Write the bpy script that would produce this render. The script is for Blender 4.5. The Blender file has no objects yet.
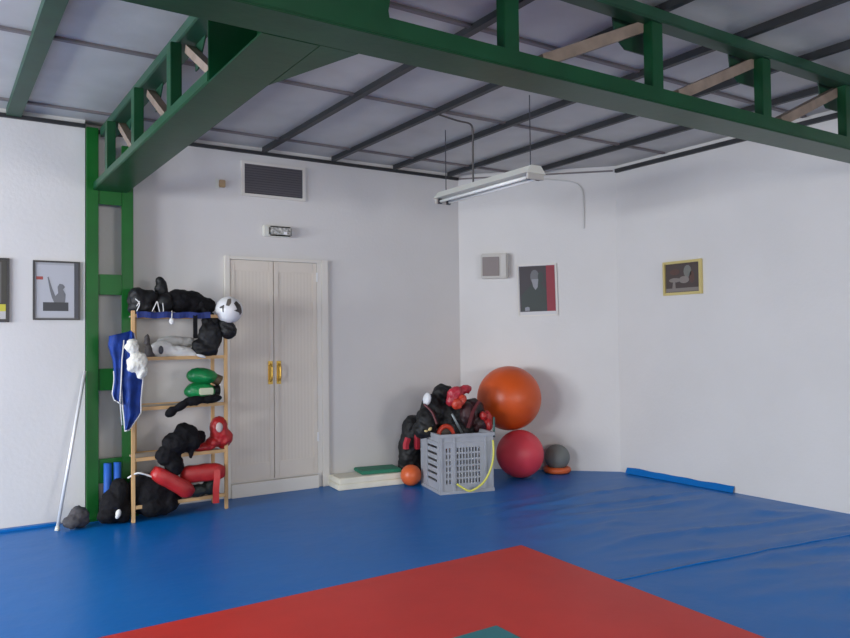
import bpy, bmesh, math, random
from mathutils import Vector, Matrix, noise
random.seed(7)
C = bpy.context.scene.collection
PI = math.pi

# ------------------------------------------------------------------ camera
CAM_H = 1.45
YAW, PITCH, ROLL, FPX = math.radians(33.348), math.radians(1.462), math.radians(-0.661), 754.5
Fv = Vector((math.sin(YAW)*math.cos(PITCH), math.cos(YAW)*math.cos(PITCH), math.sin(PITCH)))
R0 = Vector((math.cos(YAW), -math.sin(YAW), 0)); U0 = R0.cross(Fv)
Rv = R0*math.cos(ROLL)+U0*math.sin(ROLL); Uv = -R0*math.sin(ROLL)+U0*math.cos(ROLL)
cd = bpy.data.cameras.new('camera'); cam = bpy.data.objects.new('camera', cd); C.objects.link(cam)
cd.sensor_width = 36; cd.lens = FPX*36/850; cd.clip_end = 200
M = Matrix((Rv, Uv, -Fv)).transposed().to_4x4(); M.translation = Vector((0, 0, CAM_H)); cam.matrix_world = M
bpy.context.scene.camera = cam

def at(px, py, Y):
    """the point seen at a pixel, standing at the distance Y from the camera's side wall"""
    d = Fv + Rv*(px-425)/FPX - Uv*(py-319)/FPX
    return Vector((0, 0, CAM_H)) + d*(Y/d.y)

# ------------------------------------------------------------------ materials
def mat(name, col, rough=0.6, metal=0.0, var=0.0, vscale=5.0, bump=0.0, bscale=20.0, spec=0.5, col2=None, stretch=(1,1,1), sheen=0.0):
    m = bpy.data.materials.new(name); m.use_nodes = True
    nt = m.node_tree; n = nt.nodes; L = nt.links; b = n['Principled BSDF']
    b.inputs['Base Color'].default_value = (*col, 1); b.inputs['Roughness'].default_value = rough
    b.inputs['Metallic'].default_value = metal; b.inputs['Specular IOR Level'].default_value = spec
    if sheen: b.inputs['Sheen Weight'].default_value = sheen
    tc = n.new('ShaderNodeTexCoord'); mp = n.new('ShaderNodeMapping'); mp.inputs['Scale'].default_value = stretch
    L.new(tc.outputs['Object'], mp.inputs['Vector'])
    if var or col2:
        t = n.new('ShaderNodeTexNoise'); t.inputs['Scale'].default_value = vscale; t.inputs['Detail'].default_value = 5
        L.new(mp.outputs[0], t.inputs['Vector'])
        r = n.new('ShaderNodeValToRGB'); r.color_ramp.elements[0].position = .35; r.color_ramp.elements[1].position = .65
        c2 = col2 or tuple(min(1, c*(1+var)) for c in col); c1 = col if col2 else tuple(c*(1-var) for c in col)
        r.color_ramp.elements[0].color = (*c1, 1); r.color_ramp.elements[1].color = (*c2, 1)
        L.new(t.outputs['Fac'], r.inputs[0]); L.new(r.outputs[0], b.inputs['Base Color'])
    if bump:
        t2 = n.new('ShaderNodeTexNoise'); t2.inputs['Scale'].default_value = bscale; t2.inputs['Detail'].default_value = 4
        L.new(mp.outputs[0], t2.inputs['Vector'])
        bp = n.new('ShaderNodeBump'); bp.inputs['Strength'].default_value = bump; bp.inputs['Distance'].default_value = .02
        L.new(t2.outputs['Fac'], bp.inputs['Height']); L.new(bp.outputs[0], b.inputs['Normal'])
    return m
WALL = mat('painted_plaster', (.68,.655,.635), .75, var=.02, vscale=1.5, bump=.08, bscale=30, spec=.25)
WALLF = mat('painted_plaster_far', (.6,.6,.6), .8)
GREENC = mat('lit_green_paint', (.003,.10,.012), .4, var=.1, vscale=4, spec=.3)  # column's copy of the green, brighter because the column stands in the light
GREEN = mat('shaded_green_gloss', (.004,.056,.019), .34, var=.12, vscale=4, bump=.05, bscale=15, spec=.35)  # truss copy of the green, its shade under the roof darkened into the colour
GREEN2 = mat('green_aged_paint', (.010,.055,.028), .45, var=.15, vscale=5)
TAN = mat('aged_steel_paint', (.24,.18,.14), .55, var=.2, vscale=8)
STEEL = mat('dark_steel', (.022,.023,.026), .5, var=.2, vscale=6)
JOINT = mat('panel_joint_strip', (.19,.165,.165), .6)
DOORM = mat('cream_door_paint', (.69,.62,.54), .5, var=.03, vscale=3)
TRIMW = mat('cream_trim_paint', (.72,.68,.62), .5)
GOLD = mat('brass', (.65,.42,.09), .3, .8)
GOLDF = mat('gilt_frame', (.72,.60,.26), .35, .6)
BLACKF = mat('black_frame_wood', (.025,.022,.025), .35)
WOOD = mat('pale_pine', (.62,.38,.17), .55, var=.15, vscale=6, stretch=(1,1,.2))
BLACK = mat('black_leatherette', (.003,.003,.004), .62, var=.3, vscale=9, bump=.3, bscale=25)
BLACKC = mat('black_cloth', (.005,.0045,.006), .8, var=.3, vscale=9, bump=.4, bscale=30, spec=.25)
REDG = mat('red_leatherette', (.42,.018,.018), .42, var=.15, vscale=7, bump=.2, bscale=20)
CRIMS = mat('crimson_leatherette', (.50,.03,.05), .42, var=.15, vscale=7, bump=.2, bscale=20)
GREENG = mat('green_leatherette', (.008,.22,.06), .35, var=.15, vscale=7, bump=.1)
BLUEC = mat('blue_cloth', (.02,.08,.42), .6, var=.25, vscale=12, bump=.4, bscale=25)
BLUED = mat('navy_cloth', (.012,.03,.17), .7, var=.25, vscale=12)
BLUEP = mat('blue_foam', (.02,.12,.50), .6, var=.1)
WHITEC = mat('white_padding', (.72,.71,.68), .7, var=.06, bump=.3)
CREAM = mat('cream_foam', (.78,.74,.62), .7, var=.05, vscale=6)
GREENM = mat('green_foam', (.015,.19,.11), .6, var=.08, vscale=6)
PLAST = mat('grey_plastic', (.36,.37,.40), .5, var=.06, vscale=6)
ALU = mat('aluminium', (.8,.8,.8), .45, .35)
ENAM = mat('white_enamel', (.70,.69,.62), .4)
DKPLAS = mat('dark_plastic', (.05,.05,.06), .5)
GREYB = mat('grey_rubber', (.17,.18,.17), .55, var=.1)
ORANGE = mat('orange_rubber', (.62,.085,.01), .38, var=.08, vscale=2)
ORANGE2 = mat('orange_plastic', (.66,.12,.03), .4)
CRIMB = mat('crimson_rubber', (.72,.055,.08), .45, var=.08, vscale=2)
YELLOW = mat('yellow_rope', (.70,.66,.12), .6)
BEIGE = mat('beige_plastic', (.52,.49,.45), .5)
BROWNG = mat('brown_grille', (.24,.20,.19), .6)
ROCK = mat('dark_grey_canvas', (.06,.055,.06), .7, var=.3, vscale=10, bump=.4)

# floor: blue vinyl tarpaulin with creases
def tarp():
    m = bpy.data.materials.new('blue_vinyl_tarpaulin'); m.use_nodes = True
    nt = m.node_tree; n = nt.nodes; L = nt.links; b = n['Principled BSDF']
    b.inputs['Base Color'].default_value = (.003,.12,.5,1); b.inputs['Roughness'].default_value = .36
    b.inputs['Specular IOR Level'].default_value = .2
    tc = n.new('ShaderNodeTexCoord')
    t = n.new('ShaderNodeTexNoise'); t.inputs['Scale'].default_value = 1.2; t.inputs['Detail'].default_value = 4
    L.new(tc.outputs['Object'], t.inputs['Vector'])
    r = n.new('ShaderNodeValToRGB'); r.color_ramp.elements[0].color = (.001,.125,.42,1); r.color_ramp.elements[1].color = (.002,.15,.48,1)
    L.new(t.outputs['Fac'], r.inputs[0]); L.new(r.outputs[0], b.inputs['Base Color'])
    # fine weave
    t2 = n.new('ShaderNodeTexNoise'); t2.inputs['Scale'].default_value = 3.5; t2.inputs['Detail'].default_value = 5
    L.new(tc.outputs['Object'], t2.inputs['Vector'])
    bp = n.new('ShaderNodeBump'); bp.inputs['Strength'].default_value = .35; bp.inputs['Distance'].default_value = .02
    L.new(t2.outputs['Fac'], bp.inputs['Height']); L.new(bp.outputs[0], b.inputs['Normal'])
    return m
TARP = tarp()
REDM = mat('red_vinyl', (.60,.032,.022), .45, var=.05, vscale=2, bump=.12, bscale=3, spec=.3)
TEALM = mat('teal_vinyl', (.004,.17,.19), .42, var=.05, vscale=2)

def ceilmat():
    m = mat('foil_faced_insulation', (.53,.52,.495), .45, metal=.1, var=.06, vscale=3, bump=.25, bscale=4)
    return m
CEIL = ceilmat()

def doormat_():   # fine vertical grooves
    m = mat('grooved_door', (.65,.61,.55), .5)
    nt = m.node_tree; n = nt.nodes; L = nt.links; b = n['Principled BSDF']
    tc = n.new('ShaderNodeTexCoord'); w = n.new('ShaderNodeTexWave'); w.inputs['Scale'].default_value = 9
    w.bands_direction = 'X'; L.new(tc.outputs['Object'], w.inputs['Vector'])
    bp = n.new('ShaderNodeBump'); bp.inputs['Strength'].default_value = .06; bp.inputs['Distance'].default_value = .005
    L.new(w.outputs['Fac'], bp.inputs['Height']); L.new(bp.outputs[0], b.inputs['Normal'])
    r = n.new('ShaderNodeValToRGB'); r.color_ramp.elements[0].color = (.66,.59,.51,1); r.color_ramp.elements[1].color = (.70,.63,.55,1)
    L.new(w.outputs['Fac'], r.inputs[0]); L.new(r.outputs[0], b.inputs['Base Color'])
    return m
DOORG = doormat_()

# ------------------------------------------------------------------ mesh helpers
def link(name, bm, m, parent=None, smooth=False, loc=None, rot=None):
    me = bpy.data.meshes.new(name); bmesh.ops.recalc_face_normals(bm, faces=bm.faces[:]); bm.to_mesh(me); bm.free()
    for mm in (m if isinstance(m, (list, tuple)) else [m]): me.materials.append(mm)
    if smooth:
        for p in me.polygons: p.use_smooth = True
    o = bpy.data.objects.new(name, me); C.objects.link(o)
    if parent: o.parent = parent
    if loc is not None: o.location = loc
    if rot is not None: o.rotation_euler = rot
    return o
def bevel(bm, w, seg=2):
    bmesh.ops.bevel(bm, geom=bm.edges[:], offset=w, segments=seg, affect='EDGES', clamp_overlap=True)
def box(bm, x0, y0, z0, x1, y1, z1, mi=0, mtx=None):
    vs = [bm.verts.new(v) for v in ((x0,y0,z0),(x1,y0,z0),(x1,y1,z0),(x0,y1,z0),(x0,y0,z1),(x1,y0,z1),(x1,y1,z1),(x0,y1,z1))]
    if mtx:
        for v in vs: v.co = mtx @ v.co
    for f in ((0,3,2,1),(4,5,6,7),(0,1,5,4),(1,2,6,5),(2,3,7,6),(3,0,4,7)):
        bm.faces.new([vs[i] for i in f]).material_index = mi
    return vs
def boxes(lst, bw=0):
    bm = bmesh.new()
    for b in lst:
        if bw:
            t = bmesh.new(); box(t, *b[:6]); bevel(t, bw)
            merge(bm, t, b[6] if len(b) > 6 else 0)
        else: box(bm, *b)
    return bm
def merge(bm, t, mi=0):
    mp = {v: bm.verts.new(v.co) for v in t.verts}
    for f in t.faces: bm.faces.new([mp[v] for v in f.verts]).material_index = mi
    t.free()
def prism(pts, z0, z1, bm=None, axes='xyz'):
    bm = bm or bmesh.new()
    idx = {'xyz': lambda a,b,c: (a,b,c), 'xzy': lambda a,b,c: (a,c,b), 'yzx': lambda a,b,c: (c,a,b)}[axes]
    lo = [bm.verts.new(idx(x,y,z0)) for x,y in pts]; hi = [bm.verts.new(idx(x,y,z1)) for x,y in pts]
    bm.faces.new(lo[::-1]); bm.faces.new(hi); k = len(pts)
    for i in range(k): bm.faces.new((lo[i], lo[(i+1)%k], hi[(i+1)%k], hi[i]))
    return bm
def sweep(path, prof, bm=None, closed=False, up=Vector((0,0,1)), scale=None, mi=0):
    """sweep a closed 2-D profile along a path"""
    bm = bm or bmesh.new(); P = [Vector(p) for p in path]; N = len(P); rings = []
    side = None
    for i in range(N):
        a = P[(i-1) % N] if (closed or i > 0) else P[i]; b = P[(i+1) % N] if (closed or i < N-1) else P[i]
        t = (b-a).normalized()
        if side is None:
            s = t.cross(up)
            if s.length < 1e-3: s = t.cross(Vector((1,0,0)))
        else: s = side - t*side.dot(t)
        s.normalize(); side = s; u = s.cross(t).normalized(); k = scale[i] if scale else 1
        rings.append([bm.verts.new(P[i]+s*x*k+u*y*k) for x, y in prof])
    m = len(prof)
    for i in range(N if closed else N-1):
        A, B = rings[i], rings[(i+1) % N]
        for j in range(m): bm.faces.new((A[j], A[(j+1)%m], B[(j+1)%m], B[j])).material_index = mi
    if not closed: bm.faces.new(rings[0][::-1]); bm.faces.new(rings[-1])
    return bm
def circ(r, n=10): return [(r*math.cos(2*PI*i/n), r*math.sin(2*PI*i/n)) for i in range(n)]
def rectp(w, t): return [(-w/2,-t/2),(w/2,-t/2),(w/2,t/2),(-w/2,t/2)]
def smooth_path(pts, n=6):
    P = [Vector(p) for p in pts]; out = []
    for i in range(len(P)-1):
        p0 = P[max(i-1,0)]; p1 = P[i]; p2 = P[i+1]; p3 = P[min(i+2,len(P)-1)]
        for k in range(n):
            t = k/n; out.append(.5*((2*p1)+(p2-p0)*t+(2*p0-5*p1+4*p2-p3)*t*t+(-p0+3*p1-3*p2+p3)*t**3))
    out.append(P[-1]); return out
def sphere(r, seg=32, rings=20):
    bm = bmesh.new(); bmesh.ops.create_uvsphere(bm, u_segments=seg, v_segments=rings, radius=r); return bm
def ell(c, r, rot=(0,0,0)):
    return (Vector(c), Vector(r), rot)
def fuse(name, parts, m, parent=None, vox=.012, wr=.0, wf=12.0, smooth=3, seed=0, flat=None):
    """several ellipsoids (or capsules) merged into one soft continuous mesh, with folds"""
    bm = bmesh.new()
    from mathutils import Euler
    for c, r, rot in parts:
        t = bmesh.new(); bmesh.ops.create_icosphere(t, subdivisions=3, radius=1)
        E = Euler(rot).to_matrix()
        for v in t.verts: v.co = Vector(c) + E @ Vector((v.co.x*r.x, v.co.y*r.y, v.co.z*r.z))
        merge(bm, t)
    me = bpy.data.meshes.new('tmp'); bm.to_mesh(me); bm.free()
    o = bpy.data.objects.new('tmp', me); C.objects.link(o)
    rm = o.modifiers.new('r', 'REMESH'); rm.mode = 'VOXEL'; rm.voxel_size = vox
    sm = o.modifiers.new('s', 'SMOOTH'); sm.iterations = smooth; sm.factor = .6
    dg = bpy.context.evaluated_depsgraph_get(); me2 = bpy.data.meshes.new_from_object(o.evaluated_get(dg))
    bpy.data.objects.remove(o); bpy.data.meshes.remove(me)
    if wr:
        nrm = [v.normal.copy() for v in me2.vertices]
        for v, nn in zip(me2.vertices, nrm):
            q = v.co*wf + Vector((seed*7.1, 0, seed))
            v.co += nn*wr*(noise.noise(q)+.45-1.3*abs(noise.noise(q*1.7+Vector((9,2,4))))+.35*noise.noise(q*3.7))
    if flat is not None:
        for v in me2.vertices:
            if v.co.z < flat: v.co.z = flat
    me2.name = name
    for mm in (m if isinstance(m, (list, tuple)) else [m]): me2.materials.append(mm)
    for p in me2.polygons: p.use_smooth = True
    o = bpy.data.objects.new(name, me2); C.objects.link(o)
    if parent: o.parent = parent
    return o
def thing(name, label, cat, loc=(0,0,0), rotz=0, group=None):
    o = bpy.data.objects.new(name, None); C.objects.link(o); o.empty_display_size = .1
    o.location = loc; o.rotation_euler = (0,0,rotz); o['label'] = label; o['category'] = cat
    if group: o['group'] = group
    return o
def tag(o, label, cat, group=None):
    o['label'] = label; o['category'] = cat
    if group: o['group'] = group
    return o
def struct(name, bm, m, parent=None, **k):
    o = link(name, bm, m, parent, **k)
    if not parent: o['kind'] = 'structure'
    return o
def rel(o, root):
    """keep a mesh built in world coordinates where it is under a root with a location only"""
    o.parent = root; o.matrix_parent_inverse = Matrix.Translation(-Vector(root.location)); return o
def plate(xs, zs, hole, y0, y1):
    """a plate in the x-z plane, cells for which hole(i,j) is true left open"""
    bm = bmesh.new(); V = {}
    def v(i, k, y):
        if (i,k,y) not in V: V[i,k,y] = bm.verts.new((xs[i], (y0,y1)[y], zs[k]))
        return V[i,k,y]
    nx, nz = len(xs)-1, len(zs)-1
    sol = lambda i,k: 0 <= i < nx and 0 <= k < nz and not hole(i,k)
    for i in range(nx):
        for k in range(nz):
            if not sol(i,k): continue
            bm.faces.new((v(i,k,0), v(i+1,k,0), v(i+1,k+1,0), v(i,k+1,0)))
            bm.faces.new((v(i,k,1), v(i,k+1,1), v(i+1,k+1,1), v(i+1,k,1)))
            if not sol(i-1,k): bm.faces.new((v(i,k,0), v(i,k+1,0), v(i,k+1,1), v(i,k,1)))
            if not sol(i+1,k): bm.faces.new((v(i+1,k,0), v(i+1,k,1), v(i+1,k+1,1), v(i+1,k+1,0)))
            if not sol(i,k-1): bm.faces.new((v(i,k,0), v(i,k,1), v(i+1,k,1), v(i+1,k,0)))
            if not sol(i,k+1): bm.faces.new((v(i,k+1,0), v(i+1,k+1,0), v(i+1,k+1,1), v(i,k+1,1)))
    return bm

# ------------------------------------------------------------------ room shell
H = 3.23; YA = 6.836; YL = 6.70; XB = 6.188; CX, CY = 4.964, 5.63    # corner column of the cut-off corner
W0, S0 = -5.0, -5.0
HT = 3.29
def floor_z(x, y):
    """low creases of the loose tarpaulin near the right wall"""
    k = max(0, min(1, (x-3.55)/.8))*max(0, min(1, (5.5-y)/.6))*max(0,min(1,(6.15-x)/.2))
    if k == 0: return 0
    q = Vector((x*.55 - y*.35, y*2.6 + x*.55, 0))
    r = 1-abs(noise.noise(q*1.1))*2.6
    r2 = 1-abs(noise.noise(q*2.3+Vector((5,3,1))))*2.6
    return k*(.022*max(0,r)**2 + .008*max(0,r2)**2)
bm = bmesh.new()
NX, NY = 84, 150
gx = [3.3+(6.188-3.3)*i/NX for i in range(NX+1)]; gy = [.5+(5.63-.5)*j/NY for j in range(NY+1)]
vv = [[bm.verts.new((x, y, floor_z(x,y))) for y in gy] for x in gx]
for i in range(NX):
    for j in range(NY): bm.faces.new((vv[i][j], vv[i+1][j], vv[i+1][j+1], vv[i][j+1]))
def quad(*p): bm.faces.new([bm.verts.new((a,b,0)) for a,b in p])
quad((W0,S0),(3.3,S0),(3.3,YA),(W0,YA)); quad((3.3,S0),(XB,S0),(XB,.5),(3.3,.5)); quad((3.3,5.63),(XB,5.63),(CX,YA),(3.3,YA))
struct('floor', bm, TARP, smooth=True)
struct('floor_red_mat_field', prism([(-3,3.93),(3.452,4.06),(3.39,2.95),(3.08,-2),(-3,-2)], -.01, .004), REDM)
struct('floor_teal_mat_field', prism([(-3,2.95),(2.385,3.005),(2.36,1.5),(2.3,-2),(-3,-2)], 0, .007), TEALM)
struct('ceiling', boxes([(W0,S0,3.285,XB,YA,3.33)]), CEIL)
struct('wall_back', boxes([(1.0,YA,-.05,CX,YA+.15,HT)]), WALL)
struct('wall_back_left', boxes([(W0,YL,-.05,1.072,YA,HT)]), WALL)
u = Vector((XB-CX, CY-YA, 0)).normalized(); nin = Vector((u.y, -u.x, 0))   # along the cut corner, and out of the room
nout = Vector((-u.y, u.x, 0)) if Vector((-u.y,u.x,0)).dot(Vector((1,1,0))) > 0 else Vector((u.y,-u.x,0))
a = Vector((CX,YA,0)); b = Vector((XB,CY,0)); c = b+nout*.15; d = a+nout*.15
struct('wall_corner', prism([(p.x,p.y) for p in (a,b,c,d)], -.05, HT), WALL)
struct('wall_right', boxes([(XB,S0,-.05,XB+.15,CY,HT)]), WALL)
# side with the windows (out of the picture, to the left) and the side behind the camera
def window_wall(name, spans, length0, length1, z0, z1, origin, rotz):
    xs = sorted({length0, length1, *[q for s in spans for q in s]}); zs = [-.05, z0, z1, HT]
    hole = lambda i,k: k == 1 and any(abs(xs[i]-s[0]) < 1e-6 for s in spans)
    return struct(name, plate(xs, zs, hole, 0, .2), WALLF, loc=origin, rot=(0,0,rotz))
WIN_W = [(1.4,3.3),(3.9,5.8)]
window_wall('wall_left', WIN_W, S0, YA, 1.0, 2.5, (W0,0,0), PI/2)
WIN_S = [(-2.2,-.2),(2.6,4.6)]
window_wall('wall_front', WIN_S, W0, XB, 1.0, 2.5, (0,S0-.2,0), 0)
k = 0
def window(x0, x1, origin, rotz):
    global k; k += 1
    t = .05
    f = struct('window_%d' % k, boxes([(x0,.06,1.0,x0+t,.12,2.5),(x1-t,.06,1.0,x1,.12,2.5),(x0,.06,1.0,x1,.12,1.0+t),(x0,.06,2.5-t,x1,.12,2.5),((x0+x1)/2-.02,.07,1.0,(x0+x1)/2+.02,.11,2.5)]), ENAM, loc=origin, rot=(0,0,rotz))
for s in WIN_W: window(s[0], s[1], (W0,0,0), PI/2)
for s in WIN_S: window(s[0], s[1], (0,S0-.2,0), 0)

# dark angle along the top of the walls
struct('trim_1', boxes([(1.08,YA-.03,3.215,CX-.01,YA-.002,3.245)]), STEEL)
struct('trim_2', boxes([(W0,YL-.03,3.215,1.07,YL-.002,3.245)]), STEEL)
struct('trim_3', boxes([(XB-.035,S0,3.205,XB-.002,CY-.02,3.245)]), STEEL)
tr = struct('trim_4', boxes([(.02,-.02,3.225,1.69,-.002,3.24)]), JOINT, loc=a, rot=(0,0,math.atan2(u.y,u.x)))
# purlins under the ceiling panels
tn = 5
for x, w, y1, m in ((5.5,.034,6.27,STEEL),(4.80,.036,YA-.035,STEEL),(4.10,.038,YA-.035,STEEL),(3.38,.042,YA-.035,STEEL),(2.65,.048,YA-.035,STEEL),(1.95,.055,YA-.035,STEEL),(1.257,.06,YA-.035,STEEL),(.55,.105,YL-.035,GREEN2),(-.15,.06,YL-.035,STEEL),(-.85,.06,YL-.035,STEEL),(-1.55,.06,YL-.035,STEEL),(-2.25,.06,YL-.035,STEEL)):
    bm = boxes([(x-w/2,S0,3.232,x+w/2,y1,3.238),(x-.008,S0,3.238,x+.008,y1,3.283)]) if m is STEEL else boxes([(x-w/2,S0,3.228,x+w/2,y1,3.283)])
    struct('trim_%d' % tn, bm, m); tn += 1
for y, x1 in ((6.41,5.36),(4.955,XB-.04),(3.50,XB-.04),(2.05,XB-.04),(.6,XB-.04),(-.85,XB-.04)):
    struct('trim_%d' % tn, boxes([(W0,y-.018,3.268,x1,y+.018,3.2845)]), JOINT); tn += 1
# raised edge of the tarpaulin against the right wall, and at the left wall
bm = bmesh.new(); P = []
for i in range(25):
    y = 4.26+(5.53-4.26)*i/24; h = .045+.012*noise.noise(Vector((y*4,0,0)))
    P.append((y,h))
for (y0,h0),(y1,h1) in zip(P,P[1:]):
    bm.faces.new([bm.verts.new(v) for v in ((6.15,y0,.002),(6.15,y1,.002),(6.172,y1,h1),(6.172,y0,h0))])
    bm.faces.new([bm.verts.new(v) for v in ((6.172,y0,h0),(6.172,y1,h1),(6.182,y1,h1+.012),(6.182,y0,h0+.012))])
bmesh.ops.remove_doubles(bm, verts=bm.verts, dist=1e-4)
bmesh.ops.solidify(bm, geom=bm.faces[:], thickness=.006)
struct('floor_mat_edge_right', bm, TARP)
struct('floor_mat_edge_left', boxes([(W0,YL-.07,0,.86,YL-.004,.022)], .006), TARP)
# overlapping seam of two tarpaulin sheets
P = [(3.42,3.155),(3.8,3.10),(4.4,3.0),(5.0,2.93),(5.6,2.84),(6.15,2.75)]
P = [Vector((p.x,p.y,floor_z(p.x,p.y)+.002)) for p in smooth_path([(x,y,0) for x,y in P],14)]
struct('floor_tarpaulin_seam', sweep(P, [(-.03,-.002),(0,.003),(.008,.003),(.010,-.004)]), TARP, smooth=True)

# ------------------------------------------------------------------ door
d = thing('door_1', 'x', 'door', (0,YA,0)); del d['label'], d['category']; d['kind'] = 'structure'
link('door_frame', boxes([(2.275,-.035,.0,2.325,-.002,2.235),(3.255,-.035,0,3.325,-.002,2.235),(2.325,-.035,2.205,3.255,-.002,2.235),(3.205,-.028,.14,3.255,-.002,2.205)], .004), TRIMW, d)
link('door_sill', boxes([(2.325,-.05,.0,3.205,-.002,.125)], .004), TRIMW, d)
def leaf(x0, x1):
    l = link('door_leaf', boxes([(x0,-.018,.14,x1,-.002,2.2)]), DOORG, d)
    w = .045
    link('door_rail', boxes([(x0,-.026,.14,x0+w,-.018,2.2),(x1-w,-.026,.14,x1,-.018,2.2),(x0+w,-.026,.14,x1-w,-.018,.30),(x0+w,-.026,2.10,x1-w,-.018,2.2)], .003), DOORM, l)
    return l
l1 = leaf(2.327,2.750); l2 = leaf(2.756,3.203)
for l, x in ((l1,2.715),(l2,2.80)):
    bmh = bmesh.new()
    box(bmh, x-.022,-.031,1.03,x+.022,-.026,1.25)
    sweep(smooth_path([(x,-.03,1.06),(x,-.065,1.075),(x,-.07,1.14),(x,-.065,1.205),(x,-.03,1.22)],4), circ(.009,8), bmh)
    h = link('door_handle', bmh, GOLD, l); h['label'] = 'brass pull handle'
for z in (.45,2.02): link('hinge', boxes([(3.196,-.032,z,3.214,-.02,z+.09)]), ALU, d)
struct('baseboard_back', boxes([(3.34,YA-.012,0,CX-.02,YA-.002,.10)]), TRIMW)

# ------------------------------------------------------------------ column and roof trusses
c = thing('lattice_column', 'green steel ladder column standing against the back wall left of the shelf rack', 'column', (1.26,6.75,0))
def cb(name, *b, m=GREENC, par=c):
    return rel(link(name, boxes([b], .004), m), par)
cb('post', 1.078,6.655,0,1.168,6.69,3.22); cb('post', 1.352,6.655,0,1.442,6.69,3.10)
rel(link('flange', boxes([(1.078,6.69,0,1.09,6.82,3.22),(1.430,6.69,0,1.442,6.82,3.1)]), GREENC), c)
for z0, z1 in ((2.59,2.74),(1.84,2.01),(1.05,1.23),(.29,.49)): cb('batten', 1.169,6.662,z0,1.351,6.674,z1)
cb('base_plate', 1.05,6.60,0,1.47,6.655,.012)

t1 = thing('roof_truss', 'green steel roof truss running from the ladder column to the crossing beam overhead', 'roof truss', (1.257,4.6,2.70), 0)
X0, X1 = 1.125, 1.388
def tb(par, name, lst, m=GREEN, bw=.003): return rel(link(name, boxes(lst, bw), m), par)
tb(t1, 'bottom_chord', [(X0,2.895,2.70,X1,6.65,2.708),(X0,3.605,2.708,X0+.01,6.65,2.765),(X1-.01,2.895,2.708,X1,6.65,2.765)])
tb(t1, 'top_chord', [(1.178,2.895,3.15,1.30,6.65,3.16),(1.178,2.895,3.16,1.188,6.65,3.222),(1.29,2.895,3.16,1.30,6.65,3.222)], GREEN2)
tb(t1, 'web_plate', [(X0,3.59,2.71,X1-.002,3.60,3.145)])
tb(t1, 'web_plate', [(X1-.02,2.895,2.71,X1-.012,3.585,3.145)])
rel(link('corner_gusset', prism([(X1+.001,2.893),(1.57,2.893),(X1+.001,3.48)], 2.70, 2.71), GREEN), t1)
def bar(p, q, w, t, bm=None): return sweep([p,q], rectp(w,t), bm)
for y in (4.36,5.27,6.18):
    tb(t1, 'post', [(X0+.012,y-.045,2.709,X0+.075,y+.045,3.149)])
for y in (4.36,5.27,6.18):
    rel(link('diagonal', bar((X0+.12,y-.05,3.12),(X0+.12,y-.68,2.735),.055,.045), TAN), t1)
    rel(link('gusset', prism([(y-.046,3.148),(y-.24,3.148),(y-.10,3.0),(y-.046,3.0)], X0+.15, X0+.158, axes='yzx'), GREEN2), t1)

t2 = thing('roof_truss', 'long green steel roof truss crossing the ceiling from upper left to right wall', 'roof truss', (3.0,2.78,2.70), 0)
Y0, Y1 = 2.67, 2.892
tb(t2, 'bottom_chord', [(W0+.01,Y0,2.70,XB-.003,Y1,2.708),(W0+.01,Y0,2.708,XB-.003,Y0+.01,2.788),(W0+.01,Y1-.01,2.708,XB-.003,Y1,2.788)])
tb(t2, 'top_chord', [(W0+.01,Y0,3.15,XB-.003,Y0+.10,3.16),(W0+.01,Y0,3.16,XB-.003,Y0+.01,3.222)], GREEN2)
bmw = bmesh.new()
for yy in (Y0+.012, Y1-.02):
    prism([(.5,2.709),(1.62,2.709),(1.60,2.82),(1.615,2.90),(1.70,3.0),(1.80,3.149),(.5,3.149)], yy, yy+.008, bmw, axes='xzy')
rel(link('web_plate', bmw, GREEN), t2)
for x in (2.27,3.295,4.305,5.27,-.6,-1.6):
    tb(t2, 'post', [(x-.045,Y0+.012,2.709,x+.045,Y0+.072,3.149)])
for x in (2.27,3.295,4.305):
    xn = x+1.015
    rel(link('diagonal', bar((x+.25,Y0+.105,2.81),(xn+.05,Y0+.105,3.175),.075,.06), TAN), t2)
    rel(link('gusset', prism([(xn+.10,3.222),(xn-.20,3.222),(xn-.18,3.08),(xn-.10,3.02),(xn+.10,3.02)], Y0+.142, Y0+.150, axes='xzy'), GREEN2), t2)

# ------------------------------------------------------------------ hanging fluorescent light
fl = thing('fluorescent_light', 'white twin-tube fluorescent batten hanging on thin wires below the ceiling, unlit', 'ceiling light', (3.78,4.83,2.67), 0)
link('housing', prism([(-.095,.0),(.095,.0),(.045,.06),(-.045,.06)], -.62, .62, axes='xzy'), ENAM, fl)
for s in (-1,1):
    link('end_cap', boxes([(-.08,.605*s-.012,-.045,.08,.605*s+.012,.0)], .004), BEIGE, fl)
    for x in (-.045,.045):
        link('lamp_holder', boxes([(x-.018,.585*s-.012,-.045,x+.018,.585*s+.012,-.001)], .003), DKPLAS, fl)
    link('hanging_wire', sweep([(0,.555*s,.05),(0,.555*s,.605)], circ(.004,6)), DKPLAS, fl)
for x in (-.045,.045): link('tube', sweep([(x,-.57,-.025),(x,.57,-.025)], circ(.013,12)), mat('frosted_tube', (.8,.8,.76), .3), fl, smooth=True)
P = smooth_path([(3.39,4.97,3.255),(3.6,4.96,3.225),(3.74,4.97,3.22),(3.775,4.98,3.16),(3.78,4.99,3.0),(3.78,4.99,2.725)],5)
tag(link('power_cable', sweep(P, circ(.008,8)), mat('grey_cable', (.10,.09,.085), .5), smooth=True), 'dark grey power cable dropping from the ceiling joint to the fluorescent light', 'cable')
P = [a+u*s+nin*0 for s in ()]
def wall_thing(name, label, cat, base, rotz): return thing(name, label, cat, base, rotz)
RC = math.atan2(u.y, u.x)
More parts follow.
